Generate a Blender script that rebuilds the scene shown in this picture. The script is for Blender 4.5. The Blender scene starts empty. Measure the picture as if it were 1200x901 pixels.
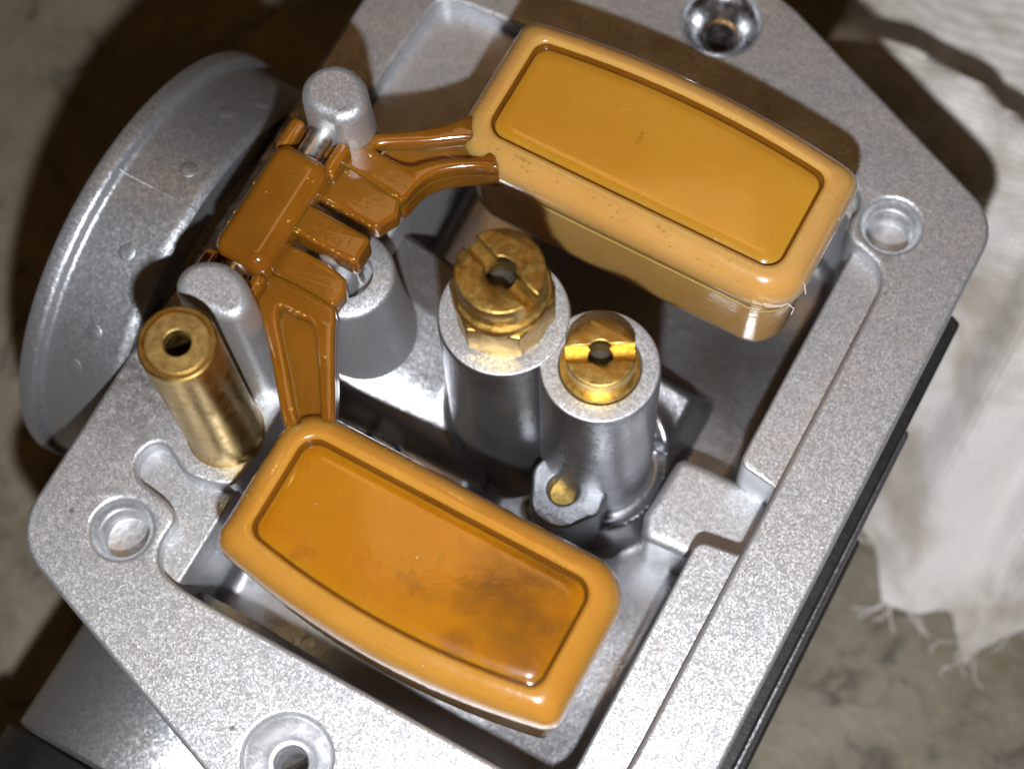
import bpy, bmesh, math, random
import numpy as np
from mathutils import Matrix, Vector
random.seed(7); rng = np.random.default_rng(7)
SC = bpy.context.scene
COL = SC.collection
MMU = 0.001                     # scene is authored in millimetres, built in metres
TZ = 46.0                       # height of the gasket face above the bench, mm

# ------------------------------------------------------------------ camera
F, CX, CY, MPP = 2200.0, 600.0, 450.5, 0.07      # focal length (px), centre, mm per px on the gasket face
_n = np.array([70, 785, F]); _n = _n/np.linalg.norm(_n)
_y = np.array([3766, -6440, F]); _y = _y-_n*(_y@_n); _y /= np.linalg.norm(_y)
_x = np.cross(_y, -_n); _Z = -_n; _O = np.array([0, 0, F*MPP])
CAM = np.array([-_O@_x, -_O@_y, -_O@_Z])
def P(px, py, z=0.0):
    """pixel of the photograph -> (x, y) in mm on the plane at height z above the gasket face"""
    r = np.array([px-CX, py-CY, F]); t = ((_O+_Z*z)@_n)/(r@_n); p = r*t-_O
    return np.array([p@_x, p@_y])
def PP(pts, z=0.0): return np.array([P(a, b, z) for a, b in pts])
cam = bpy.data.cameras.new('camera'); cam.sensor_width = 36.0; cam.lens = F/1200*36
cam.clip_start = 0.005; cam.clip_end = 20
cam.dof.use_dof = True; cam.dof.aperture_fstop = 26
co = bpy.data.objects.new('camera', cam); COL.objects.link(co); SC.camera = co
R3 = Matrix([[_x[0], -_x[1], -_x[2]], [_y[0], -_y[1], -_y[2]], [_Z[0], -_Z[1], -_Z[2]]])
co.matrix_world = Matrix.Translation(Vector((CAM+[0, 0, TZ])*MMU)) @ R3.to_4x4()
cam.dof.focus_distance = (F*MPP-8)*MMU

# ------------------------------------------------------------------ light
world = bpy.data.worlds.new('World'); SC.world = world; world.use_nodes = True
bg = world.node_tree.nodes['Background']; bg.inputs[0].default_value = (1.0, 0.55, 0.22, 1); bg.inputs[1].default_value = 0.026
def lamp(name, kind, loc, energy, color, **kw):
    l = bpy.data.lights.new(name, kind); l.energy = energy; l.color = color
    for k, v in kw.items(): setattr(l, k, v)
    o = bpy.data.objects.new(name, l); COL.objects.link(o); o.location = Vector(loc); return o
LPOS = np.array([37.0, -60.0, 120.0+TZ])*MMU
lamp('torch', 'POINT', LPOS, 1.12, (0.95, 0.97, 1.0), shadow_soft_size=0.0022)
rl = lamp('room_lamp', 'AREA', (-0.25, 0.45, 1.5), 0.85, (1.0, 0.55, 0.22), size=0.35)
rl.rotation_euler = (Vector((0, 0, 0))-rl.location).to_track_quat('-Z', 'Y').to_euler()
SC.view_settings.view_transform = 'Standard'; SC.view_settings.look = 'None'
SC.view_settings.exposure = 0.0; SC.view_settings.gamma = 1.0
SC.render.engine = 'CYCLES'
SC.cycles.max_bounces = 8

# ------------------------------------------------------------------ materials
def nt(m): return m.node_tree.nodes, m.node_tree.links
def new_mat(name):
    m = bpy.data.materials.new(name); m.use_nodes = True; return m
def noise(N, L, tc, scale, detail=4, rough=0.55, dist=0.0):
    n = N.new('ShaderNodeTexNoise'); n.inputs['Scale'].default_value = scale; n.inputs['Detail'].default_value = detail
    n.inputs['Roughness'].default_value = rough; n.inputs['Distortion'].default_value = dist
    L.new(tc, n.inputs['Vector']); return n.outputs['Fac']
def ramp(N, L, fac, stops):
    r = N.new('ShaderNodeValToRGB'); e = r.color_ramp.elements
    while len(e) < len(stops): e.new(0.5)
    for el, (p, c) in zip(e, stops): el.position = p; el.color = (*c, 1) if len(c) == 3 else c
    L.new(fac, r.inputs['Fac']); return r.outputs['Color']
def mapr(N, L, v, a, b, c, d):
    n = N.new('ShaderNodeMapRange'); L.new(v, n.inputs[0])
    for i, q in enumerate((a, b, c, d)): n.inputs[i+1].default_value = q
    return n.outputs[0]
def mixc(N, L, fac, a, b, mode='MIX'):
    n = N.new('ShaderNodeMix'); n.data_type = 'RGBA'; n.blend_type = mode
    for sock, v in ((n.inputs[0], fac), (n.inputs[6], a), (n.inputs[7], b)):
        if hasattr(v, 'is_output'): L.new(v, sock)
        else: sock.default_value = v if not isinstance(v, tuple) else (*v, 1)
    return n.outputs[2]
def bump(N, L, h, strength, dist, prev=None):
    b = N.new('ShaderNodeBump'); b.inputs['Strength'].default_value = strength; b.inputs['Distance'].default_value = dist
    L.new(h, b.inputs['Height'])
    if prev is not None: L.new(prev, b.inputs['Normal'])
    return b.outputs[0]
def objco(N): return N.new('ShaderNodeTexCoord').outputs['Object']

def cast_metal(name, *, grime=False, base=(0.62, 0.627, 0.65), rough=0.47, grain=0.19, gscale=6800, metallic=0.80, dirt=0.07, dirtcol=(0.16, 0.13, 0.09)):
    m = new_mat(name); N, L = nt(m); b = N['Principled BSDF']; tc = objco(N)
    big = noise(N, L, tc, 130, 5, 0.6)
    fine = noise(N, L, tc, gscale, 3, 0.6)
    spots = noise(N, L, tc, 620, 6, 0.7, 0.6)
    dk = tuple(c*0.72 for c in base)
    c1 = mixc(N, L, mapr(N, L, big, 0.35, 0.65, 0, 1), base, dk)
    sp = mapr(N, L, spots, 0.60, 0.74, 0, dirt)
    c2 = mixc(N, L, sp, c1, dirtcol)
    if grime:
        sx = N.new('ShaderNodeSeparateXYZ'); L.new(tc, sx.inputs[0])
        gm = noise(N, L, tc, 900, 5, 0.7, 0.4); g2 = noise(N, L, tc, 260, 4, 0.6)
        edge = mapr(N, L, sx.outputs[0], -0.0215, -0.0250, 0, 1)
        hi = mapr(N, L, gm, 0.36, 0.56, 0.15, 0.92)
        mu = N.new('ShaderNodeMath'); mu.operation = 'MULTIPLY'; L.new(edge, mu.inputs[0]); L.new(hi, mu.inputs[1])
        ym = N.new('ShaderNodeMath'); ym.operation = 'ABSOLUTE'; L.new(sx.outputs[1], ym.inputs[0])
        yf = mapr(N, L, ym.outputs[0], 0.012, 0.022, 1, 0.15)
        mv = N.new('ShaderNodeMath'); mv.operation = 'MULTIPLY'; L.new(mu.outputs[0], mv.inputs[0]); L.new(yf, mv.inputs[1])
        c2 = mixc(N, L, mv.outputs[0], c2, (0.045, 0.035, 0.022))
        c2 = mixc(N, L, mapr(N, L, g2, 0.60, 0.70, 0, 0.22), c2, (0.36, 0.36, 0.39))
        for ang, sc_, lo in ((0.55, (2600, 90, 90), 0.70), (-0.9, (2200, 70, 70), 0.72), (1.45, (3000, 120, 120), 0.72)):
            mp = N.new('ShaderNodeMapping'); mp.inputs['Rotation'].default_value = (0, 0, ang); mp.inputs['Scale'].default_value = sc_
            L.new(tc, mp.inputs['Vector']); sn = noise(N, L, mp.outputs[0], 1.0, 2, 0.5)
            c2 = mixc(N, L, mapr(N, L, sn, lo, lo+0.05, 0, 0.5), c2, (0.26, 0.26, 0.28))
        pit = N.new('ShaderNodeTexVoronoi'); pit.inputs['Scale'].default_value = 120; L.new(tc, pit.inputs['Vector'])
        c2 = mixc(N, L, mapr(N, L, pit.outputs['Distance'], 0.025, 0.04, 0.8, 0.0), c2, (0.06, 0.055, 0.05))
    c3 = mixc(N, L, mapr(N, L, fine, 0.3, 0.7, 0, 0.30), c2, tuple(min(1, c*1.35) for c in base))
    L.new(c3, b.inputs['Base Color'])
    b.inputs['Metallic'].default_value = metallic
    L.new(mapr(N, L, big, 0.3, 0.7, rough-0.05, rough+0.10), b.inputs['Roughness'])
    # crystalline cast grain: small facets each tilted its own way
    vo = N.new('ShaderNodeTexVoronoi'); vo.inputs['Scale'].default_value = gscale; L.new(tc, vo.inputs['Vector'])
    sub = N.new('ShaderNodeVectorMath'); sub.operation = 'SUBTRACT'; L.new(vo.outputs['Color'], sub.inputs[0]); sub.inputs[1].default_value = (0.5, 0.5, 0.5)
    scl = N.new('ShaderNodeVectorMath'); scl.operation = 'SCALE'; L.new(sub.outputs[0], scl.inputs[0]); scl.inputs['Scale'].default_value = grain
    nb = bump(N, L, noise(N, L, tc, gscale*0.55, 3, 0.6), grain*0.45, 0.0002)
    nb = bump(N, L, noise(N, L, tc, 420, 4, 0.6), 0.10, 0.0006, nb)
    ad = N.new('ShaderNodeVectorMath'); ad.operation = 'ADD'; L.new(nb, ad.inputs[0]); L.new(scl.outputs[0], ad.inputs[1])
    nz = N.new('ShaderNodeVectorMath'); nz.operation = 'NORMALIZE'; L.new(ad.outputs[0], nz.inputs[0]); nb = nz.outputs[0]
    L.new(nb, b.inputs['Normal'])
    return m
def plastic(name, base, dark, wet=0.0003, stain=0.0, rough=0.2, sss=0.0032, spot=None, trans=0.22):
    m = new_mat(name); N, L = nt(m); b = N['Principled BSDF']; tc = objco(N)
    big = noise(N, L, tc, 90, 4, 0.6); mid = noise(N, L, tc, 260, 5, 0.65, 0.4)
    c = mixc(N, L, mapr(N, L, big, 0.35, 0.68, 0, 0.8), base, dark)
    if stain: c = mixc(N, L, mapr(N, L, mid, 0.60, 0.75, 0, stain), c, (0.10, 0.035, 0.004))
    if spot is not None:
        vm = N.new('ShaderNodeVectorMath'); vm.operation = 'DISTANCE'; L.new(tc, vm.inputs[0]); vm.inputs[1].default_value = spot
        ad = N.new('ShaderNodeMath'); ad.operation = 'MULTIPLY_ADD'; L.new(mid, ad.inputs[0]); ad.inputs[1].default_value = -0.018; L.new(vm.outputs['Value'], ad.inputs[2])
        c = mixc(N, L, mapr(N, L, ad.outputs[0], -0.010, -0.002, 0.75, 0.0), c, (0.085, 0.03, 0.004))
    L.new(c, b.inputs['Base Color'])
    b.inputs['Subsurface Weight'].default_value = 1.0
    b.inputs['Subsurface Radius'].default_value = (1.0, 0.45, 0.10)
    b.inputs['Subsurface Scale'].default_value = sss; b.inputs['Specular IOR Level'].default_value = 0.3
    b.inputs['IOR'].default_value = 1.5
    L.new(mapr(N, L, mid, 0.3, 0.7, rough-0.06, rough+0.12), b.inputs['Roughness'])
    b.inputs['Transmission Weight'].default_value = trans; b.inputs['Coat Weight'].default_value = 1.0; b.inputs['Coat Roughness'].default_value = 0.05
    fine = noise(N, L, tc, 2400, 3, 0.6)
    nb = bump(N, L, fine, 0.10, wet*0.4)
    nb = bump(N, L, noise(N, L, tc, 160, 2, 0.5), 0.04, 0.0006, nb)
    L.new(nb, b.inputs['Normal'])
    nc = bump(N, L, noise(N, L, tc, 1400, 2, 0.5), 0.16, wet*0.5)
    L.new(nc, b.inputs['Coat Normal'])
    return m
def simple(name, base, rough, metallic=0.0, scale=900, var=0.35, bstr=0.25, dark=None, bdist=0.0002, tint=0.0):
    m = new_mat(name); N, L = nt(m); b = N['Principled BSDF']; tc = objco(N)
    a = noise(N, L, tc, scale*0.35, 5, 0.65, 0.5); f = noise(N, L, tc, scale, 4, 0.6)
    dark = dark or tuple(c*(1-var) for c in base)
    L.new(mixc(N, L, mapr(N, L, a, 0.38, 0.68, 0, 1), base, dark), b.inputs['Base Color'])
    b.inputs['Metallic'].default_value = metallic
    L.new(mapr(N, L, f, 0.3, 0.7, max(0.03, rough-0.08), rough+0.12), b.inputs['Roughness'])
    L.new(bump(N, L, f, bstr, bdist), b.inputs['Normal'])
    return m

M = {}
M['cast'] = cast_metal('cast_aluminium')
M['flange'] = cast_metal('cast_aluminium_gasket_face', grime=True)
M['castdirty'] = cast_metal('cast_aluminium_dirty', base=(0.55, 0.55, 0.56), dirt=0.75)
M['wall'] = cast_metal('cast_aluminium_smooth', base=(0.43, 0.44, 0.465), rough=0.36, grain=0.13, gscale=6500, metallic=0.97, dirt=0.25)
M['chamber'] = cast_metal('cast_aluminium_chamber', base=(0.40, 0.405, 0.425), rough=0.34, grain=0.08, gscale=6500, metallic=0.96, dirt=0.35)
M['bell'] = cast_metal('cast_aluminium_bell', base=(0.47, 0.485, 0.51), rough=0.43, grain=0.16, gscale=4200, metallic=0.84, dirt=0.6, dirtcol=(0.30, 0.28, 0.25))
M['machined'] = simple('machined_metal', (0.74, 0.75, 0.77), 0.40, 0.85, 1400, 0.3, 0.3)
M['chrome'] = simple('burnished_metal', (0.62, 0.63, 0.65), 0.22, 1.0, 1200, 0.4, 0.2)
M['steel'] = simple('steel_pin', (0.78, 0.77, 0.75), 0.36, 1.0, 1200, 0.2, 0.1)
M['brass'] = simple('brass', (0.62, 0.43, 0.135), 0.36, 1.0, 1500, 0.5, 0.18, dark=(0.48, 0.29, 0.06))
M['brasstube'] = simple('brass_tube', (0.58, 0.41, 0.15), 0.34, 1.0, 900, 0.5, 0.06, dark=(0.46, 0.29, 0.07))
M['brasssatin'] = simple('brass_satin', (0.64, 0.45, 0.16), 0.46, 1.0, 1100, 0.3, 0.25)
M['brassold'] = simple('brass_tarnished', (0.56, 0.38, 0.11), 0.38, 1.0, 1100, 0.6, 0.28, dark=(0.20, 0.12, 0.03), bdist=0.0003)
M['amber'] = plastic('amber_nylon', (0.63, 0.365, 0.115), (0.57, 0.305, 0.075), trans=0.12)
M['amberfilm'] = plastic('amber_nylon_varnished', (0.60, 0.295, 0.030), (0.53, 0.235, 0.016), trans=0.14, wet=0.00004)
M['amber2'] = plastic('amber_nylon_stained', (0.54, 0.275, 0.048), (0.46, 0.205, 0.022), trans=0.16, stain=0.15, wet=0.0006)
M['amber2film'] = plastic('amber_nylon_fuel_film', (0.49, 0.20, 0.007), (0.41, 0.143, 0.004), trans=0.18, stain=0.35, wet=0.00006, spot=tuple(np.array([*P(612, 705, 11), 11+TZ])*MMU))
M['groove_fuel_shade'] = plastic('amber_fuel_groove_shade', (0.25, 0.09, 0.007), (0.17, 0.055, 0.004), rough=0.12, sss=0.0012)  # fuel residue in the panel groove, with groove shading darkened into the colour
M['amberarm'] = plastic('amber_nylon_wet', (0.30, 0.116, 0.009), (0.185, 0.064, 0.005), rough=0.13, wet=0.00008, stain=0.25, sss=0.0025)
M['emboss'] = simple('amber_relief', (0.36, 0.17, 0.012), 0.2, 0.0, 900, 0.1, 0.05)
M['drop'] = simple('fuel_droplet', (0.48, 0.235, 0.035), 0.08, 0.0, 900, 0.05, 0.0)
_d = M['drop'].node_tree.nodes['Principled BSDF']; _d.inputs['Coat Weight'].default_value = 1.0; _d.inputs['Coat Roughness'].default_value = 0.06; _d.inputs['IOR'].default_value = 1.5; _d.inputs['Subsurface Weight'].default_value = 0.5; _d.inputs['Subsurface Scale'].default_value = 0.0005
M['rubber'] = simple('black_rubber', (0.016, 0.016, 0.017), 0.45, 0.0, 900, 0.3, 0.3)
M['dark'] = simple('bore_shade_black', (0.02, 0.018, 0.015), 0.6)  # near-black colour standing in for the shade inside the jet holes

def bench_mat():
    m = new_mat('worn_bench'); N, L = nt(m); b = N['Principled BSDF']; tc = objco(N)
    a = noise(N, L, tc, 42, 7, 0.7, 0.6); c = noise(N, L, tc, 150, 7, 0.75, 1.0); f = noise(N, L, tc, 900, 4, 0.6)
    col = ramp(N, L, a, [(0.30, (0.11, 0.088, 0.055)), (0.5, (0.19, 0.157, 0.106)), (0.7, (0.27, 0.23, 0.165))])
    col = mixc(N, L, mapr(N, L, c, 0.53, 0.66, 0, 0.8), col, (0.035, 0.028, 0.02))
    col = mixc(N, L, mapr(N, L, f, 0.4, 0.7, 0, 0.35), col, (0.24, 0.22, 0.19))
    L.new(col, b.inputs['Base Color']); L.new(mapr(N, L, c, 0.3, 0.7, 0.35, 0.65), b.inputs['Roughness'])
    nb = bump(N, L, c, 0.4, 0.0012); nb = bump(N, L, f, 0.3, 0.0003, nb); L.new(nb, b.inputs['Normal'])
    return m
M['bench'] = bench_mat()
def cloth_mat():
    m = new_mat('white_rag_weave'); N, L = nt(m); b = N['Principled BSDF']
    uv = N.new('ShaderNodeTexCoord').outputs['UV']; tc = objco(N)
    w = []
    for d in ('X', 'Y'):
        n = N.new('ShaderNodeTexWave'); n.bands_direction = d; n.inputs['Scale'].default_value = 22; n.inputs['Distortion'].default_value = 1.2
        n.inputs['Detail'].default_value = 2; n.inputs['Detail Scale'].default_value = 2; L.new(uv, n.inputs['Vector']); w.append(n.outputs['Fac'])
    wm = N.new('ShaderNodeMath'); wm.operation = 'MAXIMUM'; L.new(w[0], wm.inputs[0]); L.new(w[1], wm.inputs[1])
    a = noise(N, L, tc, 70, 5, 0.6, 0.4); c2 = noise(N, L, tc, 190, 4, 0.6)
    col = mixc(N, L, mapr(N, L, a, 0.42, 0.62, 0, 0.85), (0.84, 0.82, 0.80), (0.36, 0.30, 0.23))
    col = mixc(N, L, mapr(N, L, wm.outputs[0], 0.2, 0.9, 0.45, 0.0), col, (0.40, 0.36, 0.31))
    col = mixc(N, L, mapr(N, L, c2, 0.66, 0.8, 0, 0.4), col, (0.25, 0.2, 0.15))
    L.new(col, b.inputs['Base Color']); b.inputs['Roughness'].default_value = 0.9
    b.inputs['Sheen Weight'].default_value = 0.2
    nb = bump(N, L, wm.outputs[0], 0.5, 0.0003); nb = bump(N, L, noise(N, L, tc, 420, 4, 0.6), 0.4, 0.0006, nb)
    L.new(nb, b.inputs['Normal']); return m
M['cloth'] = cloth_mat()

# ------------------------------------------------------------------ helpers
def W(v):
    v = np.asarray(v, float); return (v+[0, 0, TZ])*MMU
def finish(name, me, mat, parent=None, smooth=40, weighted=True):
    me.materials.clear(); me.materials.append(M[mat] if isinstance(mat, str) else mat)
    if smooth:
        me.polygons.foreach_set('use_smooth', [True]*len(me.polygons))
        me.set_sharp_from_angle(angle=math.radians(smooth))
    o = bpy.data.objects.new(name, me); COL.objects.link(o)
    if parent is not None:
        o.parent = parent; o.matrix_parent_inverse = parent_world(parent).inverted()
    if weighted:
        w = o.modifiers.new('weighted_normals', 'WEIGHTED_NORMAL'); w.keep_sharp = True
    return o
def parent_world(p):
    m = Matrix.Translation(p.location)
    return (parent_world(p.parent) @ p.matrix_parent_inverse @ m) if p.parent else m
def thing(name, label, cat, base, group=None):
    o = bpy.data.objects.new(name, None); COL.objects.link(o); o.location = Vector(W(base)); o.empty_display_size = 0.01
    o['label'] = label; o['category'] = cat
    if group: o['group'] = group
    return o
def pyd(name, V, Fc, mat, parent=None, smooth=40, weighted=True):
    me = bpy.data.meshes.new(name); me.from_pydata([tuple(v) for v in W(np.array(V))], [], Fc); me.validate(); me.update()
    return finish(name, me, mat, parent, smooth, weighted)
def prism(name, loops, z0, z1, bev, mat, parent=None, res=3, smooth=40):
    """solid slab with the outline loops[0], holes loops[1:], all its edges rounded by bev (mm)"""
    cu = bpy.data.curves.new(name, 'CURVE'); cu.dimensions = '2D'; cu.fill_mode = 'BOTH'
    h = (z1-z0)/2; cu.extrude = max(h-bev, 0.001); cu.bevel_depth = bev; cu.bevel_resolution = res; cu.offset = -bev
    for lp in loops:
        s = cu.splines.new('POLY'); s.points.add(len(lp)-1); s.use_cyclic_u = True
        s.points.foreach_set('co', np.c_[np.asarray(lp, float), np.zeros(len(lp)), np.ones(len(lp))].ravel())
    t = bpy.data.objects.new('tmp', cu); COL.objects.link(t)
    dg = bpy.context.evaluated_depsgraph_get(); dg.update()
    me = bpy.data.meshes.new_from_object(t.evaluated_get(dg)); bpy.data.objects.remove(t); bpy.data.curves.remove(cu)
    bm = bmesh.new(); bm.from_mesh(me); bmesh.ops.remove_doubles(bm, verts=bm.verts, dist=1e-4)
    bmesh.ops.recalc_face_normals(bm, faces=bm.faces)
    for v in bm.verts: v.co = Vector(((v.co.x)*MMU, v.co.y*MMU, (v.co.z+(z0+z1)/2+TZ)*MMU))
    bm.to_mesh(me); bm.free(); me.name = name
    return finish(name, me, mat, parent, smooth)
def lathe(name, prof, centre, mat, parent=None, axis='z', seg=64, smooth=40, caps=(True, True), wob=0.0):
    """prof: (radius, height) pairs revolved about an axis through centre"""
    V = []; Fc = []; n = len(prof)
    for i in range(seg):
        a = 2*math.pi*i/seg; ca, sa = math.cos(a), math.sin(a)
        for r, h in prof:
            rr = r*(1+wob*math.sin(3*a+h))
            if axis == 'z': V.append((centre[0]+rr*ca, centre[1]+rr*sa, centre[2]+h))
            elif axis == 'x': V.append((centre[0]+h, centre[1]+rr*ca, centre[2]+rr*sa))
            else: V.append((centre[0]+rr*sa, centre[1]+h, centre[2]+rr*ca))
    for i in range(seg):
        j = (i+1) % seg
        for k in range(n-1): Fc.append((i*n+k, j*n+k, j*n+k+1, i*n+k+1))
    if caps[0]: Fc.append([i*n for i in range(seg)][::-1])
    if caps[1]: Fc.append([i*n+n-1 for i in range(seg)])
    return pyd(name, V, Fc, mat, parent, smooth)
def rpoly(pts, rad, k=7):
    """polygon with corners rounded; rad one number or one per corner"""
    pts = [np.array(p, float) for p in pts]; n = len(pts); out = []
    for i in range(n):
        r = rad if np.isscalar(rad) else rad[i]
        p, a, b = pts[i], pts[i-1], pts[(i+1) % n]
        u = a-p; v = b-p; lu, lv = np.linalg.norm(u), np.linalg.norm(v); u /= lu; v /= lv
        ang = math.acos(max(-1, min(1, u@v)))
        if r <= 0 or ang > 3.1: out.append(p); continue
        t = min(r/math.tan(ang/2), 0.48*lu, 0.48*lv); r = t*math.tan(ang/2)
        c = p+(u+v)/np.linalg.norm(u+v)*(r/math.sin(ang/2))
        s = p+u*t-c; e = p+v*t-c
        a0 = math.atan2(s[1], s[0]); d = math.atan2(e[1], e[0])-a0; d = (d+math.pi) % (2*math.pi)-math.pi
        for q in range(k+1): out.append(c+r*np.array([math.cos(a0+d*q/k), math.sin(a0+d*q/k)]))
    return np.array(out)
def smoothloop(pts, it=3):
    p = np.array(pts, float)
    for _ in range(it):
        q = np.roll(p, -1, 0); p = np.stack([p*0.75+q*0.25, p*0.25+q*0.75], 1).reshape(-1, 2)
    return p
def resample(lp, n):
    lp = np.asarray(lp); q = np.r_[lp, lp[:1]]; s = np.r_[0, np.cumsum(np.linalg.norm(np.diff(q, axis=0), axis=1))]
    t = np.linspace(0, s[-1], n, endpoint=False); return np.c_[np.interp(t, s, q[:, 0]), np.interp(t, s, q[:, 1])]
def circle(c, r, n=48, ph=0): return np.array([(c[0]+r*math.cos(2*math.pi*i/n+ph), c[1]+r*math.sin(2*math.pi*i/n+ph)) for i in range(n)])
def signed_area(p): return 0.5*np.sum(p[:, 0]*np.roll(p[:, 1], -1)-np.roll(p[:, 0], -1)*p[:, 1])
def loft(name, outline, prof, mat, parent=None, n=160, smooth=50):
    """rings of the outline moved inward by d at height z; closed at both ends"""
    o = resample(outline, n)
    if signed_area(o) < 0: o = o[::-1]
    tg = np.roll(o, -1, 0)-np.roll(o, 1, 0); nr = np.c_[-tg[:, 1], tg[:, 0]]; nr /= np.linalg.norm(nr, axis=1)[:, None]
    V = []; Fc = []
    for d, z in prof: V += [(*q, z) for q in o+nr*d]
    m = len(prof)
    for k in range(m-1):
        for i in range(n):
            j = (i+1) % n; Fc.append((k*n+i, k*n+j, (k+1)*n+j, (k+1)*n+i))
    Fc.append(list(range(n))[::-1]); Fc.append([(m-1)*n+i for i in range(n)])
    return pyd(name, V, Fc, mat, parent, smooth)
def tube(name, path, r, mat, parent=None, seg=12, smooth=60):
    path = [np.array(p, float) for p in path]; V = []; Fc = []; n = len(path); up = np.array([0.13, 0.21, 0.97])
    for i, p in enumerate(path):
        t = path[min(i+1, n-1)]-path[max(i-1, 0)]; t /= np.linalg.norm(t)
        a = np.cross(t, up); a /= np.linalg.norm(a); b = np.cross(t, a); rr = r if np.isscalar(r) else r[i]
        for k in range(seg): V.append(p+rr*(math.cos(2*math.pi*k/seg)*a+math.sin(2*math.pi*k/seg)*b))
    for i in range(n-1):
        for k in range(seg): Fc.append((i*seg+k, i*seg+(k+1) % seg, (i+1)*seg+(k+1) % seg, (i+1)*seg+k))
    Fc.append(list(range(seg))[::-1]); Fc.append([(n-1)*seg+k for k in range(seg)])
    return pyd(name, V, Fc, mat, parent, smooth)
def sstep(a, b, x): t = np.clip((x-a)/(b-a), 0, 1); return t*t*(3-2*t)

# ------------------------------------------------------------------ setting: the bench
n = 60; xs = np.linspace(-420, 420, n); ys = np.linspace(-420, 520, n)
V = [(a, b, -TZ) for b in ys for a in xs]
Fc = [(j*n+i, j*n+i+1, (j+1)*n+i+1, (j+1)*n+i) for j in range(n-1) for i in range(n-1)]
bench = pyd('workbench_top', V, Fc, 'bench', None, 0, False); bench['kind'] = 'structure'
bench['label'] = 'worn grey brown workbench surface under the carburetor'

# ------------------------------------------------------------------ carburetor body
body = thing('carburetor', 'upturned silver cast aluminium carburetor with its float chamber open', 'carburetor', (0, 0, -TZ))
HOLE_A, HOLE_B, HOLE_C, HOLE_D = (-0.2, 38.3), (21.2, 27.6), (-0.5, -34.9), (-21.7, -25.7)
outer = rpoly([(29, -24), (29, 32.2), (4.8, 42.6), (-7, 45.5), (-17, 41), (-29.3, 33), (-29.3, -30.4), (-5.6, -38.7), (4, -42), (14, -39), (29, -31)],
              [4, 4.5, 9, 6, 8, 6, 5.0, 14, 6, 6, 5])
contour = smoothloop(np.array([
    (22.9, -12), (22.9, -24), (22.6, -27.4), (20.5, -27.55), (4, -27.55), (-13.5, -27.55), (-15.6, -27.4), (-17.3, -26.9), (-18.2, -25.6), (-18.3, -24.2), (-18.2, -22.9), (-19.2, -22.1), (-20.8, -21.75),
    (-22.6, -21.6), (-23.8, -20.6), (-23.7, -18.7), (-22.6, -17.9), (-21.4, -18.5), (-19.9, -19.3), (-18.2, -19.2), (-16.4, -18.7), (-15.45, -18.0),
    (-15.4, -14), (-15.4, 0), (-15.4, 11.2), (-16.6, 12.3), (-20, 12.9), (-23.2, 13.4), (-24.0, 15), (-23.8, 20), (-23.4, 26.5), (-23.2, 28.8), (-21.5, 29.3), (-14, 29.7), (-4, 29.9), (8, 29.9), (15.5, 29.8),
    (17.4, 29.2), (18.1, 27.8), (17.9, 26.2), (18.6, 24.8), (20.2, 24.4), (21.8, 23.8), (22.8, 22.4), (22.9, 19), (22.9, 4)]), 2)
pocket = rpoly([(19.2, -27.9), (19.2, -3.9), (22.75, -3.4), (22.75, 2.9), (19.2, 3.4), (19.2, 28.2), (-15.7, 28.2), (-15.7, -27.9)],
               [3, 1.0, 0.5, 0.5, 1.0, 4, 3, 1.2])
holes = [circle(HOLE_A, 3.35), circle(HOLE_B, 2.45), circle(HOLE_C, 3.4), circle(HOLE_D, 2.45)]
prism('gasket_flange', [outer, contour]+holes, -5.0, 0.0, 0.42, 'flange', body)
co_out = rpoly([(25.5, -30.5), (25.5, 31), (-26.5, 31), (-26.5, -30.5)], 3)
prism('inner_ledge', [co_out, pocket]+[circle(HOLE_B, 3.2), circle(HOLE_D, 3.2)], -16.5, -1.9, 0.3, 'cast', body)
# chamber floor with the bore's barrel, fillets and flares
gx = np.arange(-17.5, 24.01, 0.2); gy = np.arange(-29.5, 30.01, 0.2); X, Y = np.meshgrid(gx, gy)
def poly_dist(X, Y, poly):
    d = np.full(X.shape, 1e9)
    for a, b in zip(poly, np.roll(poly, -1, 0)):
        ab = b-a; L2 = ab@ab
        if L2 < 1e-9: continue
        t = np.clip(((X-a[0])*ab[0]+(Y-a[1])*ab[1])/L2, 0, 1)
        d = np.minimum(d, np.hypot(X-a[0]-t*ab[0], Y-a[1]-t*ab[1]))
    return d
pk = rpoly([(19.2, -27.9), (19.2, 28.2), (-15.7, 28.2), (-15.7, -27.9)], [3, 4, 3, 1.2])
d = poly_dist(X, Y, pk); ins = (X < 19.2) & (X > -15.7) & (Y > -27.9) & (Y < 28.2)
d = np.where(ins, d, 0)
Zf = -14.2+0.25*np.sin(X*0.35)*np.cos(Y*0.3)+2.2*sstep(2, -2, X)*sstep(-18, -12, Y)*(1-sstep(5, 9, Y))
rf = 1.7; Zf = Zf+np.where(d < rf, rf-np.sqrt(np.maximum(rf*rf-(rf-d)**2, 0)), 0)
top = np.where(X < 1.5, -6.6-0.42*(X+8.5)+0.12*np.clip(Y, -8, 4)-0.04*np.clip(-Y-1, 0, 9)**2, -8.6+0.25*np.clip(Y-6, -6, 4)-0.3*(X-11))
ylo = np.where(X < 0, -5.6, 3.5)
bar = sstep(ylo-0.7, ylo+0.6, Y)*(1-sstep(8.5, 11.5, Y))*(1-sstep(12.5, 14.2, X))
Zf = np.maximum(Zf, Zf*(1-bar)+top*bar)
rr = np.hypot(X-7.6, Y-0.2); an = np.arctan2(Y-0.2, X-7.6)
ring = np.exp(-(np.abs(rr-6.3)/0.75)**2)*sstep(-2.2, -1.8, an)*(1-sstep(0.9, 1.4, an))
plat = (1-sstep(6.2, 7.0, rr))*sstep(-2.3, -1.9, an)*(1-sstep(1.0, 1.5, an))
Zf = np.maximum(Zf, Zf*(1-plat)-10.9*plat)
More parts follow.
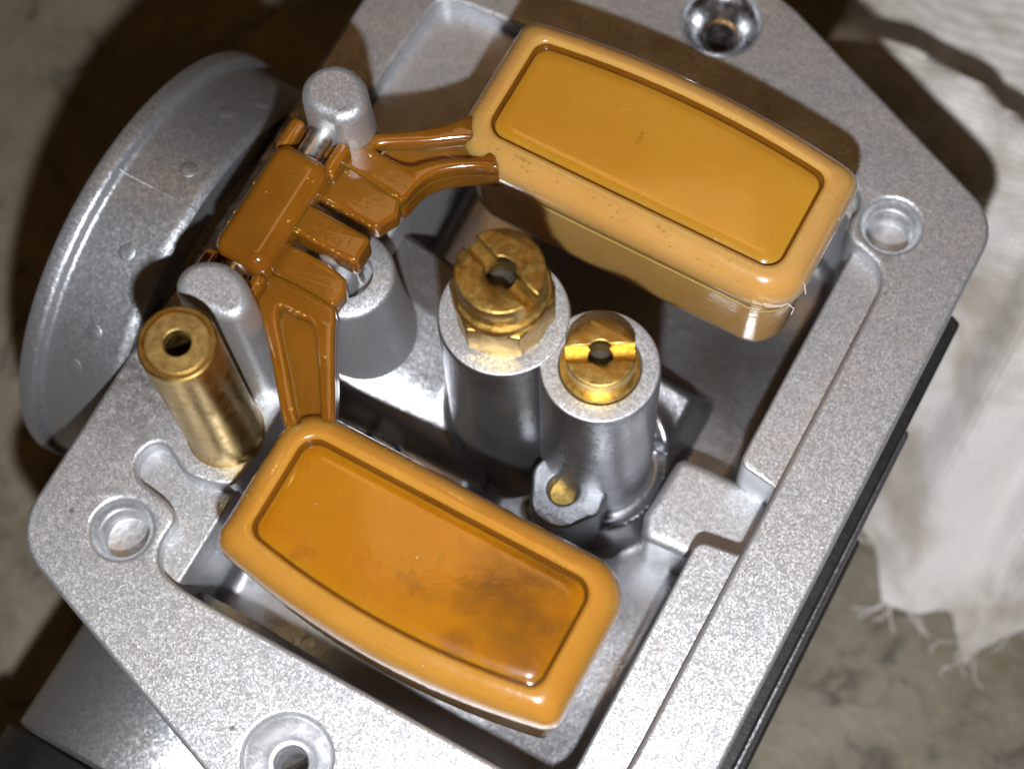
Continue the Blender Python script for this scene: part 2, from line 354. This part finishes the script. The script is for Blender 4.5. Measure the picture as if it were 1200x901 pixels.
Zf = Zf+1.2*ring+0.8*np.exp(-((rr-4.8)/0.7)**2)*(rr > 3)
low = sstep(-6.2, -7.5, Y)*0
Zf = Zf+1.2*np.exp(-((np.hypot(X+0.5, Y-0.5)-5.0)/0.6)**2)
# low rib on the wet floor beside the barrel
Zf = Zf+0.9*sstep(-11.5, -10.8, X)*(1-sstep(-8.4, -7.8, X))*sstep(-12, -10.5, Y)*(1-sstep(-6.6, -6.1, Y))
nx, ny = len(gx), len(gy)
V = np.c_[X.ravel(), Y.ravel(), Zf.ravel()]
Fc = [(j*nx+i, j*nx+i+1, (j+1)*nx+i+1, (j+1)*nx+i) for j in range(ny-1) for i in range(nx-1)]
pyd('float_chamber', V, Fc, 'chamber', body, 60, False)
# notch platform in the right wall
prism('notch_step', [rpoly([(13.9, -2.6), (14.6, -4.6), (17.5, -4.3), (23.6, -4.3), (23.6, 3.6), (17.0, 3.7), (14.2, 3.4)], [1.2, 1.2, 0, 0, 0, 0, 1.0])], -15.5, -7.2, 0.9, 'cast', body, res=5)
# jet towers
MJ = np.array([-0.5, 0.5]); PJ = np.array([7.8, 0.3])
def tower(name, c, r, z1, bore, mat='wall'):
    lathe(name, [(r+1.5, -14.5), (r+0.9, -13.6), (r+0.55, -12.5), (r+0.35, -9), (r+0.12, z1-0.5), (r+0.02, z1-0.16)], (*c, 0), mat, body, seg=80, caps=(True, False))
    return prism('tower_face', [circle(c, r+0.02, 80), circle(c, bore, 48)], z1-1.2, z1, 0.16, 'cast', body)
tower('main_jet_tower', MJ, 4.95, 14.0, 3.1); tower('pilot_jet_tower', PJ, 4.45, 13.85, 3.1)
# drain boss with a brass plug
BO = np.array([7.3, -4.9])
bsh = rpoly([(4.2, -4.2), (5.3, -2.0), (10.6, -2.2), (11.0, -5.2), (8.9, -8.2), (5.8, -8.0)], [1.6, 0.5, 0.8, 1.4, 2.2, 2.0])
prism('drain_boss', [bsh, circle(P(660, 573, -4), 1.25, 32)], -14.5, -4.0, 0.35, 'wall', body)
pl = P(660, 573, -4)
bp_ = lathe('brass_plug', [(1.3, -7), (1.28, -5.5), (1.05, -5.35), (0.5, -5.42), (0.0, -5.45)], (*pl, 0), 'brass', body, seg=32, caps=(True, False))
bp_['label'] = 'small round brass plug sunk in the grey boss'
# needle seat
NP = np.array([-15.2, 0.2])
lathe('needle_seat_post', [(6.0, -12), (5.0, -6), (4.5, -2), (4.15, 2), (4.0, 5.5), (3.85, 5.85), (3.6, 6.0), (2.2, 6.0), (2.1, 4.0), (0.0, 4.0)], (*NP, 0), 'cast', body, seg=64, caps=(True, False))
# hinge posts
for s, pts in ((1, [(352, 108), (362, 84), (392, 72), (420, 84), (430, 108), (424, 132), (395, 142), (384, 134), (366, 128)]),
               (-1, [(205, 334), (216, 312), (240, 303), (268, 308), (287, 328), (292, 352), (276, 374), (245, 366), (216, 350)])):
    o_ = smoothloop(PP(pts, 16.5), 2); c = o_.mean(0)
    o_ = c+(o_-c)*1.09; c0 = o_ if signed_area(o_) > 0 else o_[::-1]
    loft('hinge_post', c0, [(-0.9, -0.6), (-0.35, 0.6), (-0.25, 4), (0, 15.4), (0.12, 16.0), (0.4, 16.4), (0.9, 16.55)], 'cast', body, 72)
# screw holes
def hole(c, r, cone):
    if cone:
        lathe('screw_hole', [(r+0.9, -4.9), (r+0.02, -0.5), (r-0.25, -0.9), (r-0.75, -1.15), (1.75, -2.6), (1.45, -2.65), (1.3, -2.9)]+[(1.3+(0.16 if k % 2 else 0), -3.0-0.3*k) for k in range(13)]+[(1.3, -7.0), (1.3, -12.0)], (*c, 0), 'chrome' if c[1] > 0 else 'machined', body, seg=48, caps=(False, False))
    else:
        lathe('screw_hole', [(r+0.02, -0.35), (r-0.28, -0.7), (r-0.42, -1.2), (r-0.45, -1.5), (r-0.3, -1.75), (r-0.48, -2.0), (r-0.33, -2.25), (r-0.5, -2.5), (r-0.35, -2.75), (r-0.52, -3.0), (r-0.6, -3.5), (1.5, -3.6), (0.0, -3.62)], (*c, 0), 'machined', body, seg=48, caps=(False, False))
hole(HOLE_A, 3.35, True); hole(HOLE_B, 2.45, False); hole(HOLE_C, 3.4, True); hole(HOLE_D, 2.45, False)
# intake bell: axis along x
bell = lathe('intake_bell', [(16.0, -29.55), (19.2, -29.6), (19.55, -30.0), (19.65, -30.6), (19.7, -36.5), (19.72, -36.75), (19.9, -36.95), (20.2, -37.05), (20.42, -37.2), (20.55, -37.5), (20.6, -38.4), (20.48, -38.7), (20.1, -38.9), (19.0, -39.0), (17.8, -38.8), (17.0, -38.0), (16.0, -30)],
             (0, 0, -15.3), 'bell', body, axis='x', seg=180, caps=(False, False))
tube('casting_seam', [(-38.2, -0.3, 5.22), (-37.3, -0.3, 5.1), (-36.7, -0.3, 4.42), (-29.9, -0.3, 4.32)], 0.05, 'bell', bell)
for yy, xx in ((-12.5, -33), (-15.3, -34), (9.5, -33.2), (12.4, -31.8), (-6, -33.0), (2.6, -32.2)):
    zz = -15.3+math.sqrt(19.68**2-yy*yy); nrm = np.array([0, yy, zz+15.3])/19.68
    V = []; Fc = []
    for i in range(5):
        for k in range(14):
            rr_ = 0.8*math.cos(i/4*math.pi/2); h = 0.12*math.sin(i/4*math.pi/2)-0.05
            t2 = np.array([0, nrm[2], -nrm[1]]); V.append(np.array([xx, yy, zz])+rr_*(math.cos(k*2*math.pi/14)*np.array([1, 0, 0])+math.sin(k*2*math.pi/14)*t2)+nrm*h)
    for i in range(4):
        for k in range(14): Fc.append((i*14+k, i*14+(k+1) % 14, (i+1)*14+(k+1) % 14, (i+1)*14+k))
    pyd('ejector_mark', V, Fc, 'bell', bell, 60, False)
# lower casting, vacuum chamber and black cover
prism('lower_casting', [rpoly([(24, -30), (24, 34), (-26, 30), (-26, -27)], 5)], -TZ+0.3, -16.2, 1.0, 'wall', body)
vc = lathe('vacuum_chamber', [(12.5, -26), (13.6, -30), (13.8, -42.3), (13.3, -42.7), (9, -42.8)], (-12.6, 0, -20.5), 'bell', body, axis='y', seg=96, caps=(True, True))
cc_ = lathe('chamber_cap', [(13.9, -42.9), (14.5, -43.1), (14.5, -58), (13, -60)], (-12.6, 0, -20.5), 'rubber', body, axis='y', seg=96, caps=(True, True))
cc_['label'] = 'black cap on the end of the vacuum chamber'
cg_ = prism('cover_gasket', [rpoly([(30.0, -60), (30.0, 24.6), (29.0, 25.0), (25.2, 25), (25.2, -60)], [1, 0.5, 0.5, 0, 0])], -7.5, -5.1, 0.35, 'rubber', body)
cg_['label'] = 'thin black gasket edge under the flange'
prism('cover_plate', [rpoly([(30.6, -60), (30.45, 14.5), (29.5, 15.0), (25.2, 15), (25.2, -60)], [1, 0.5, 0.5, 0, 0])], -12.5, -7.6, 0.4, 'wall', body)
prism('cover_rim', [rpoly([(31.2, -60), (30.9, 5.5), (30, 6), (25.2, 6), (25.2, -60)], [1, 0.5, 0.5, 0, 0])], -16, -12.6, 0.4, 'rubber', body)

# ------------------------------------------------------------------ brass parts screwed or pressed into the casting
def slotted_head(root, c, r, z0, z1, ang, hw, hr, mat, depth):
    """a round head cut by a screwdriver slot, with a hole through its middle"""
    u = np.array([math.cos(ang), math.sin(ang)]); v = np.array([-u[1], u[0]])
    lathe('slot_floor', [(r-0.03, z0), (r-0.03, z1-depth), (hr, z1-depth), (hr*0.97, z0+0.05)], (*c, 0), mat, root, seg=48, caps=(True, True))
    for s in (1, -1):
        a0 = math.asin(hw/r); a1 = math.pi-a0
        pts = [(r*math.cos(t), r*math.sin(t)) for t in np.linspace(a0, a1, 36)]
        b0 = math.asin(min(1, hw/hr)); pts += [(hr*math.cos(t), hr*math.sin(t)) for t in np.linspace(math.pi-b0, b0, 14)]
        lp = np.array([c+u*p[0]*s+v*p[1]*s for p in pts])
        prism('slotted_land', [lp], z1-depth-0.3, z1, 0.12, mat, root, res=2)
mj = thing('main_jet', 'tall brass main jet with hexagonal shank and dirty slotted head', 'jet', (*MJ, 14.0))
hexp = rpoly([MJ+4.0*np.array([math.cos(math.radians(a+18)), math.sin(math.radians(a+18))]) for a in range(0, 360, 60)], 0.25)
lathe('shank_collar', [(2.9, 11.0), (2.95, 13.95), (3.5, 14.02), (3.55, 14.3), (3.45, 14.7)], (*MJ, 0), 'brass', mj, seg=48)
prism('hexagon', [hexp], 14.5, 18.3, 0.25, 'brass', mj)
lathe('shoulder', [(3.3, 17.9), (3.6, 18.2), (3.62, 18.8), (3.5, 19.05), (3.05, 19.15), (3.0, 19.5)], (*MJ, 0), 'brass', mj, seg=64)
sl = P(620, 347, 22)-P(553, 283, 22)
slotted_head(mj, MJ, 3.3, 19.4, 22.2, math.atan2(sl[1], sl[0]), 0.60, 1.08, 'brassold', 1.3)
lathe('bore_shade_disc', [(1.07, 19.5), (1.05, 19.9), (0.0, 19.8)], (*MJ, 0), 'dark', mj, seg=32, caps=(False, False))  # shallow black disc paints the darkness of a deep hole
pj = thing('pilot_jet', 'short slotted brass pilot jet sunk in the round tower beside the hexagonal jet', 'jet', (*PJ, 13.0))
lathe('jet_flange', [(3.05, 11.0), (3.05, 13.9), (2.95, 14.05), (2.6, 14.1)], (*PJ, 0), 'brass', pj, seg=56)
sl = P(750, 393, 16)-P(655, 398, 16)
slotted_head(pj, PJ, 2.65, 14.05, 16.6, math.atan2(sl[1], sl[0]), 0.62, 0.95, 'brass', 1.0)
lathe('bore_shade_disc', [(0.94, 14.1), (0.92, 14.6), (0.0, 14.5)], (*PJ, 0), 'dark', pj, seg=32, caps=(False, False))
TB = np.array([-18.7, -14.6])
bt = thing('brass_tube', 'plain brass tube with a round hole in its flat end, upright on the flange', 'tube', (*TB, 0))
lathe('tube_wall', [(3.35, -0.3), (3.15, 0.3), (3.05, 1.0), (2.97, 19.5), (2.92, 19.9), (2.8, 20.0), (2.5, 20.0), (2.45, 19.8), (2.38, 19.8), (1.1, 19.85), (1.02, 19.8), (1.0, 5), (0, 5)], (*TB, 0), 'brasstube', bt, seg=80, caps=(True, False), smooth=25)

# ------------------------------------------------------------------ float
lathe('tube_end', [(2.36, 19.7), (2.36, 19.95), (2.3, 20.0), (1.12, 20.0), (1.02, 19.9), (1.0, 19.0)], (*TB, 0), 'brasssatin', bt, seg=64, caps=(False, False), smooth=25)
fl = thing('carburetor_float', 'amber plastic twin float hinged across the open chamber', 'float', (-20.7, 0, 12))
def pontoon(sgn, x0, x1, yin, yo, ye, mat, lab):
    def ring(d):
        xa, xb, yi = x0+d, x1-d, yin+d; xm = (x0+x1)/2; hl = (x1-x0)/2
        top = [(x, ye-d+(yo-ye)*(1-((x-xm)/hl)**2)) for x in np.linspace(xb, xa, 13)]
        r = max(3.4-0.8*d, 0.9)
        o_ = rpoly([(xa, yi), (xb, yi)]+top, [r, r, r*0.9]+[0]*11+[r*0.9], 10)
        return np.c_[o_[:, 0], o_[:, 1]*sgn]
    prof = [(5.6, -3.8), (4.0, -3.7), (2.6, -3.2), (1.6, -2.3), (1.0, -1.1), (0.7, 0.4), (0.38, 7.0), (0.3, 7.4), (0.62, 7.5), (0.62, 7.62), (0.3, 7.72), (0.26, 8.3), (0.16, 8.45), (0.05, 8.7), (0.0, 9.2), (0.03, 9.8), (0.16, 10.5), (0.42, 11.1), (0.8, 11.55), (1.25, 11.85), (1.7, 11.98), (2.0, 11.99),
            (2.15, 11.93), (2.3, 11.75), (2.4, 11.4), (2.5, 11.2), (2.62, 11.22), (2.75, 11.36), (3.15, 11.44), (3.35, 11.5), (3.7, 11.5)]
    R = [ring(d) for d, z in prof]; n = len(R[0]); V = []; Fc = []
    for q, (d, z) in zip(R, prof): V += [(*p, z) for p in q]
    for k in range(len(prof)-1):
        for i in range(n): Fc.append((k*n+i, k*n+(i+1) % n, (k+1)*n+(i+1) % n, (k+1)*n+i))
    Fc.append(list(range(n))[::-1]); Fc.append([(len(prof)-1)*n+i for i in range(n)])
    if sgn < 0: Fc = [f[::-1] for f in Fc]
    o = pyd('pontoon', V, Fc, mat, fl, 55); o['label'] = lab
    o.data.materials.append(M[mat+'film']); o.data.materials.append(M['groove_fuel_shade']); k0 = [i for i, q in enumerate(prof) if q[0] == 2.3][0]
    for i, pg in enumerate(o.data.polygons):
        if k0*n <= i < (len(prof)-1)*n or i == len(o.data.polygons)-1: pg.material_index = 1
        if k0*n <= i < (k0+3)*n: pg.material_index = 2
    return o
p1 = pontoon(1, -12.3, 18.1, 11.85, 26.6, 25.2, 'amber', 'lighter amber pontoon')
p2 = pontoon(-1, -11.6, 17.5, 11.75, 26.3, 24.6, 'amber2', 'darker stained amber pontoon')
def bars(name, pts, z0, z1, par, mat='amber'):
    prism(name, [rpoly(PP(pts, z1), 0.05, 2)], z0, z1, 0.03, mat, par)
bars('embossed_mark', [(745, 168), (752, 154), (755, 155), (748, 169)], 11.2, 11.56, p1, 'emboss')
bars('embossed_mark', [(512, 660), (518, 647), (521, 648), (515, 661)], 11.2, 11.56, p2, 'emboss')
from mathutils.bvhtree import BVHTree
def droplets(par, spots):
    bvh = []
    for o in [par]+list(par.children_recursive):
        if o.type == 'MESH':
            bvh.append(BVHTree.FromPolygons([v.co.copy() for v in o.data.vertices], [tuple(p.vertices) for p in o.data.polygons]))
    V = []; Fc = []
    for x, y, z, r in spots:
        best = None                                   # set each drop down on the surface under it
        for b_ in bvh:
            h_ = b_.ray_cast(Vector(W((x, y, z+4))), Vector((0, 0, -1)), 0.012)
            if h_[0] is not None and h_[1].z > 0.55 and (best is None or h_[0].z > best): best = h_[0].z
        if best is None or best < (z+TZ-1.2)*MMU: continue
        z = best/MMU-TZ
        b0 = len(V); h = r*0.42; a0 = rng.uniform(0, 6)
        for i in range(3):
            e = i/3*math.pi/2
            for k in range(8):
                t = a0+k*math.pi/4; V.append((x+r*math.cos(e)*math.cos(t), y+r*math.cos(e)*math.sin(t)*0.85, z-0.04+h*math.sin(e)))
        V.append((x, y, z-0.04+h))
        for i in range(2):
            for k in range(8): Fc.append((b0+i*8+k, b0+i*8+(k+1) % 8, b0+i*8+8+(k+1) % 8, b0+i*8+8+k))
        for k in range(8): Fc.append((b0+16+k, b0+16+(k+1) % 8, b0+24))
    o = pyd('fuel_droplets', V, Fc, 'drop', par, 80, False); o['kind'] = 'stuff'; return o
def rim_spots(yi, n, xa, xb, out):
    sp = []
    for _ in range(n):
        x = rng.uniform(xa, xb); u = rng.beta(1.3, 2.2)*1.8
        sp.append((x, yi+out*u, 12.0 if u > 0.9 else 12.0-0.55*((0.9-u)/0.9)**2, rng.uniform(0.06, 0.19)))
    return sp
droplets(p1, rim_spots(12.0, 60, -9, 16, 1)+[(*P(*q, 11.51), 11.51, r) for q, r in (((770, 172), .13), ((778, 186), .10), ((764, 166), .08), ((700, 250), .15), ((690, 246), .1), ((620, 110), .08), ((840, 230), .07), ((905, 275), .12))])
droplets(p2, [(x, -25.6-0.5*(1-((x-3)/14.5)**2)+u, 11.55+0.3*min(u, 1.2), r) for x, u, r in zip(rng.uniform(-9, 15, 90), rng.beta(1.2, 2, 90)*1.9, rng.uniform(0.04, 0.17, 90)**1.15)]
         + [(-11.2+abs(rng.normal(0, 0.8)), y, 11.75, rng.uniform(0.05, 0.14)) for y in rng.uniform(-23, -14, 22)]
         + [(*P(*q, 11.51), 11.51, r) for q, r in (((370, 590), .17), ((378, 568), .1), ((458, 610), .11), ((488, 652), .2), ((481, 645), .12), ((505, 672), .12), ((440, 640), .07), ((600, 712), .1), ((510, 618), .08), ((555, 690), .06), ((350, 640), .08))])
for q in ([(930, 340), (937, 333), (942, 336), (944, 345)], [(905, 358), (915, 362), (922, 359), (930, 362), (928, 366)], [(975, 268), (982, 260), (984, 250)]):
    o = tube('lint_fibre', [(*P(*w, 10), 10+0.6*math.sin(i)) for i, w in enumerate(q)], 0.05, 'cloth', p1, 5)
# arms: a floor with raised rails on both sides
def arm(out, valley, z):
    o_ = smoothloop(PP(out, z), 2); v_ = smoothloop(PP(valley, z), 2)
    a = prism('float_arm', [o_], z-3.6, z-1.3, 0.3, 'amberarm', fl)
    prism('arm_rail', [o_, v_], z-1.6, z, 0.35, 'amberarm', a)
arm([(374, 182), (380, 171), (402, 160), (440, 155), (490, 152), (530, 143), (552, 132), (570, 140), (586, 196), (580, 198), (560, 195), (520, 199), (494, 209), (472, 236), (466, 234), (440, 217), (412, 198)],
    [(434, 173), (450, 168), (500, 167), (555, 160), (572, 166), (570, 184), (530, 184), (500, 187), (478, 196)], 11.6)
arm([(286, 320), (303, 312), (345, 330), (386, 354), (394, 361), (391, 400), (393, 490), (392, 500), (333, 500), (330, 490), (318, 420), (300, 350)],
    [(322, 354), (345, 366), (369, 375), (371, 420), (376, 485), (374, 496), (354, 496), (348, 485), (337, 425)], 11.6)
hb = prism('hinge_bar', [rpoly([(-23.0, -5.5), (-18.2, -5.5), (-18.2, 5.0), (-23.0, 5.0)], 1.35, 9)], 10.9, 14.6, 1.2, 'amberarm', fl, res=5)
for ya, yb in ((4.6, 7.6), (-8.0, -5.1)):
    for xa, xb, zt in ((-23.5, -22.3, 13.3), (-19.3, -18.2, 13.0)):
        prism('hinge_cheek', [rpoly([(xa, ya), (xb, ya), (xb, yb), (xa, yb)], 0.45)], 11.0, zt, 0.4, 'amberarm', fl)
prism('tang', [rpoly(PP([(345, 228), (435, 278), (416, 309), (330, 262)], 13.4), [0.3, 0.5, 0.5, 0.3])], 10.6, 13.4, 0.4, 'amberarm', fl)
prism('bridge_plate', [rpoly(PP([(374, 188), (412, 194), (470, 231), (466, 252), (440, 268), (368, 228)], 11.4), 0.5)], 9.2, 11.4, 0.4, 'amberarm', fl)
prism('bridge_plate', [rpoly(PP([(326, 282), (346, 287), (386, 309), (406, 326), (405, 342), (390, 361), (345, 334), (300, 316)], 11.4), 0.5)], 9.2, 11.4, 0.4, 'amberarm', fl)
def along(a, b, z, n_):
    pa, pb = P(*a, z), P(*b, z); out = []
    for t in rng.uniform(0, 1, n_): q = pa+(pb-pa)*t+rng.normal(0, 0.08, 2); out.append((q[0], q[1], z+0.01, rng.uniform(0.07, 0.18)))
    return out
droplets(fl, along((366, 229), (440, 265), 11.4, 16)+along((384, 190), (466, 231), 11.6, 14)+along((335, 262), (414, 305), 13.4, 14)+along((322, 355), (366, 372), 11.6, 10)
         + along((334, 478), (390, 486), 11.6, 8)+along((330, 165), (250, 285), 14.3, 8)+[(*P(*q, z), z, r) for q, z, r in (((434, 182), 11.6, .2), ((372, 182), 13.2, .15), ((305, 340), 11.6, .15), ((381, 418), 11.6, .16), ((340, 200), 14.6, .12), ((312, 225), 14.6, .14), ((352, 168), 14.5, .16))])
pin = tube('hinge_pin', [(-20.75, -11.6, 12.7), (-20.75, -4, 12.7), (-20.75, 4, 12.7), (-20.75, 11.6, 12.7)], 1.02, 'steel', None, 24)
pin['label'] = 'polished steel hinge pin through the amber float hinge between two posts'; pin['category'] = 'pin'
nd = thing('float_needle', 'small silver needle valve and wire clip hanging under the float tang', 'needle valve', (*P(392, 290, 9.5), 6.0))
nc = P(391, 290, 11.6)
lathe('needle_head', [(1.2, 4.2), (1.3, 10.4), (1.15, 11.2), (0.7, 11.6), (0.3, 11.75), (0, 11.78)], (*nc, 0), 'machined', nd, seg=32, caps=(True, False))
tube('wire_clip', [(*P(336, 267, 11.5), 11.0), (*P(350, 273, 11.5), 11.6), (*P(372, 285, 11.5), 11.8), (*P(398, 298, 11.5), 11.8), (*P(415, 305, 11.5), 11.3), (*P(418, 308, 11.5), 8)], 0.36, 'steel', nd, 10)

# ------------------------------------------------------------------ rag
def rag():
    nu, nv = 150, 170
    edge = [(1018, 640), (1060, 716), (1104, 704), (1131, 787), (1190, 716)]
    x0, x1, y0, y1 = 4.0, 120.0, -6.0, 150.0
    U, Vv = np.meshgrid(np.linspace(0, 1, nu), np.linspace(0, 1, nv))
    Xc = x0+U*(x1-x0); Yc = y0+Vv*(y1-y0)
    # irregular lower hem
    hx = np.array([4, 33, 36, 39.5, 42.6, 45.8, 47, 52, 70, 120]); hy = np.array([30, 15.5, 10.6, 11.2, 13.5, 8.2, 11.5, 17.5, 16, 10])
    hem = np.interp(Xc, hx, hy); t = np.clip((Yc-y0)/40, 0, 1)
    Yc = Yc+(hem-y0)*(1-t)
    s = Yc-hem
    base = -TZ+0.7+22.0*sstep(4, 34, s)*(1-0.25*sstep(60, 110, Yc))
    a = (Yc*0.86-Xc*0.5)
    fold = 1.0*np.sin(0.13*a+0.9*np.sin(Xc*0.06))+0.5*np.sin(0.31*Yc+0.13*Xc+np.sin(Xc*0.21))+0.35*np.sin(0.55*Xc-0.4*Yc+1.3*np.sin(Yc*0.17))
    yr = Yc-2.5*np.sin(Xc*0.11)
    ridge = 2.0*np.exp(-((yr-51.5)/4.5)**2)-15*sstep(54.0, 57, yr)*(1-sstep(62.5, 70, yr))+3*np.exp(-((yr-73)/5)**2)
    Zc = base+fold*sstep(0, 14, s)+ridge*sstep(10, 40, s)+0.25*np.sin(1.3*Xc+0.7*Yc)*np.sin(0.9*Yc)
    Zc = np.maximum(Zc, -TZ+0.5)
    Vt = np.c_[Xc.ravel(), Yc.ravel(), Zc.ravel()]
    Fc = [(j*nu+i, j*nu+i+1, (j+1)*nu+i+1, (j+1)*nu+i) for j in range(nv-1) for i in range(nu-1)]
    o = pyd('shop_rag', Vt, Fc, 'cloth', None, 60, False)
    uv = o.data.uv_layers.new(name='UVMap'); li = np.zeros(len(o.data.loops), int); o.data.loops.foreach_get('vertex_index', li)
    uvs = np.c_[U.ravel()*(x1-x0)/40, Vv.ravel()*(y1-y0)/40][li]; uv.data.foreach_set('uv', uvs.ravel())
    so = o.modifiers.new('thickness', 'SOLIDIFY'); so.thickness = 0.0006; so.offset = 1
    for i in range(26):
        x = rng.uniform(32, 56); yb = np.interp(x, hx, hy); p = np.array([x, yb+0.6, -TZ+1.0]); path = [p]
        a_ = rng.normal(-1.5, 0.5); 
        for k in range(6):
            a_ += rng.normal(0, 0.45); p = p+np.array([math.cos(a_), math.sin(a_), 0])*rng.uniform(0.3, 0.8); p[2] = -TZ+0.45; path.append(p.copy())
        tube('frayed_thread', path, 0.11, 'cloth', o, 5)
    o['label'] = 'crumpled stained white cotton rag lying beside the carburetor'; o['category'] = 'rag'
rag()
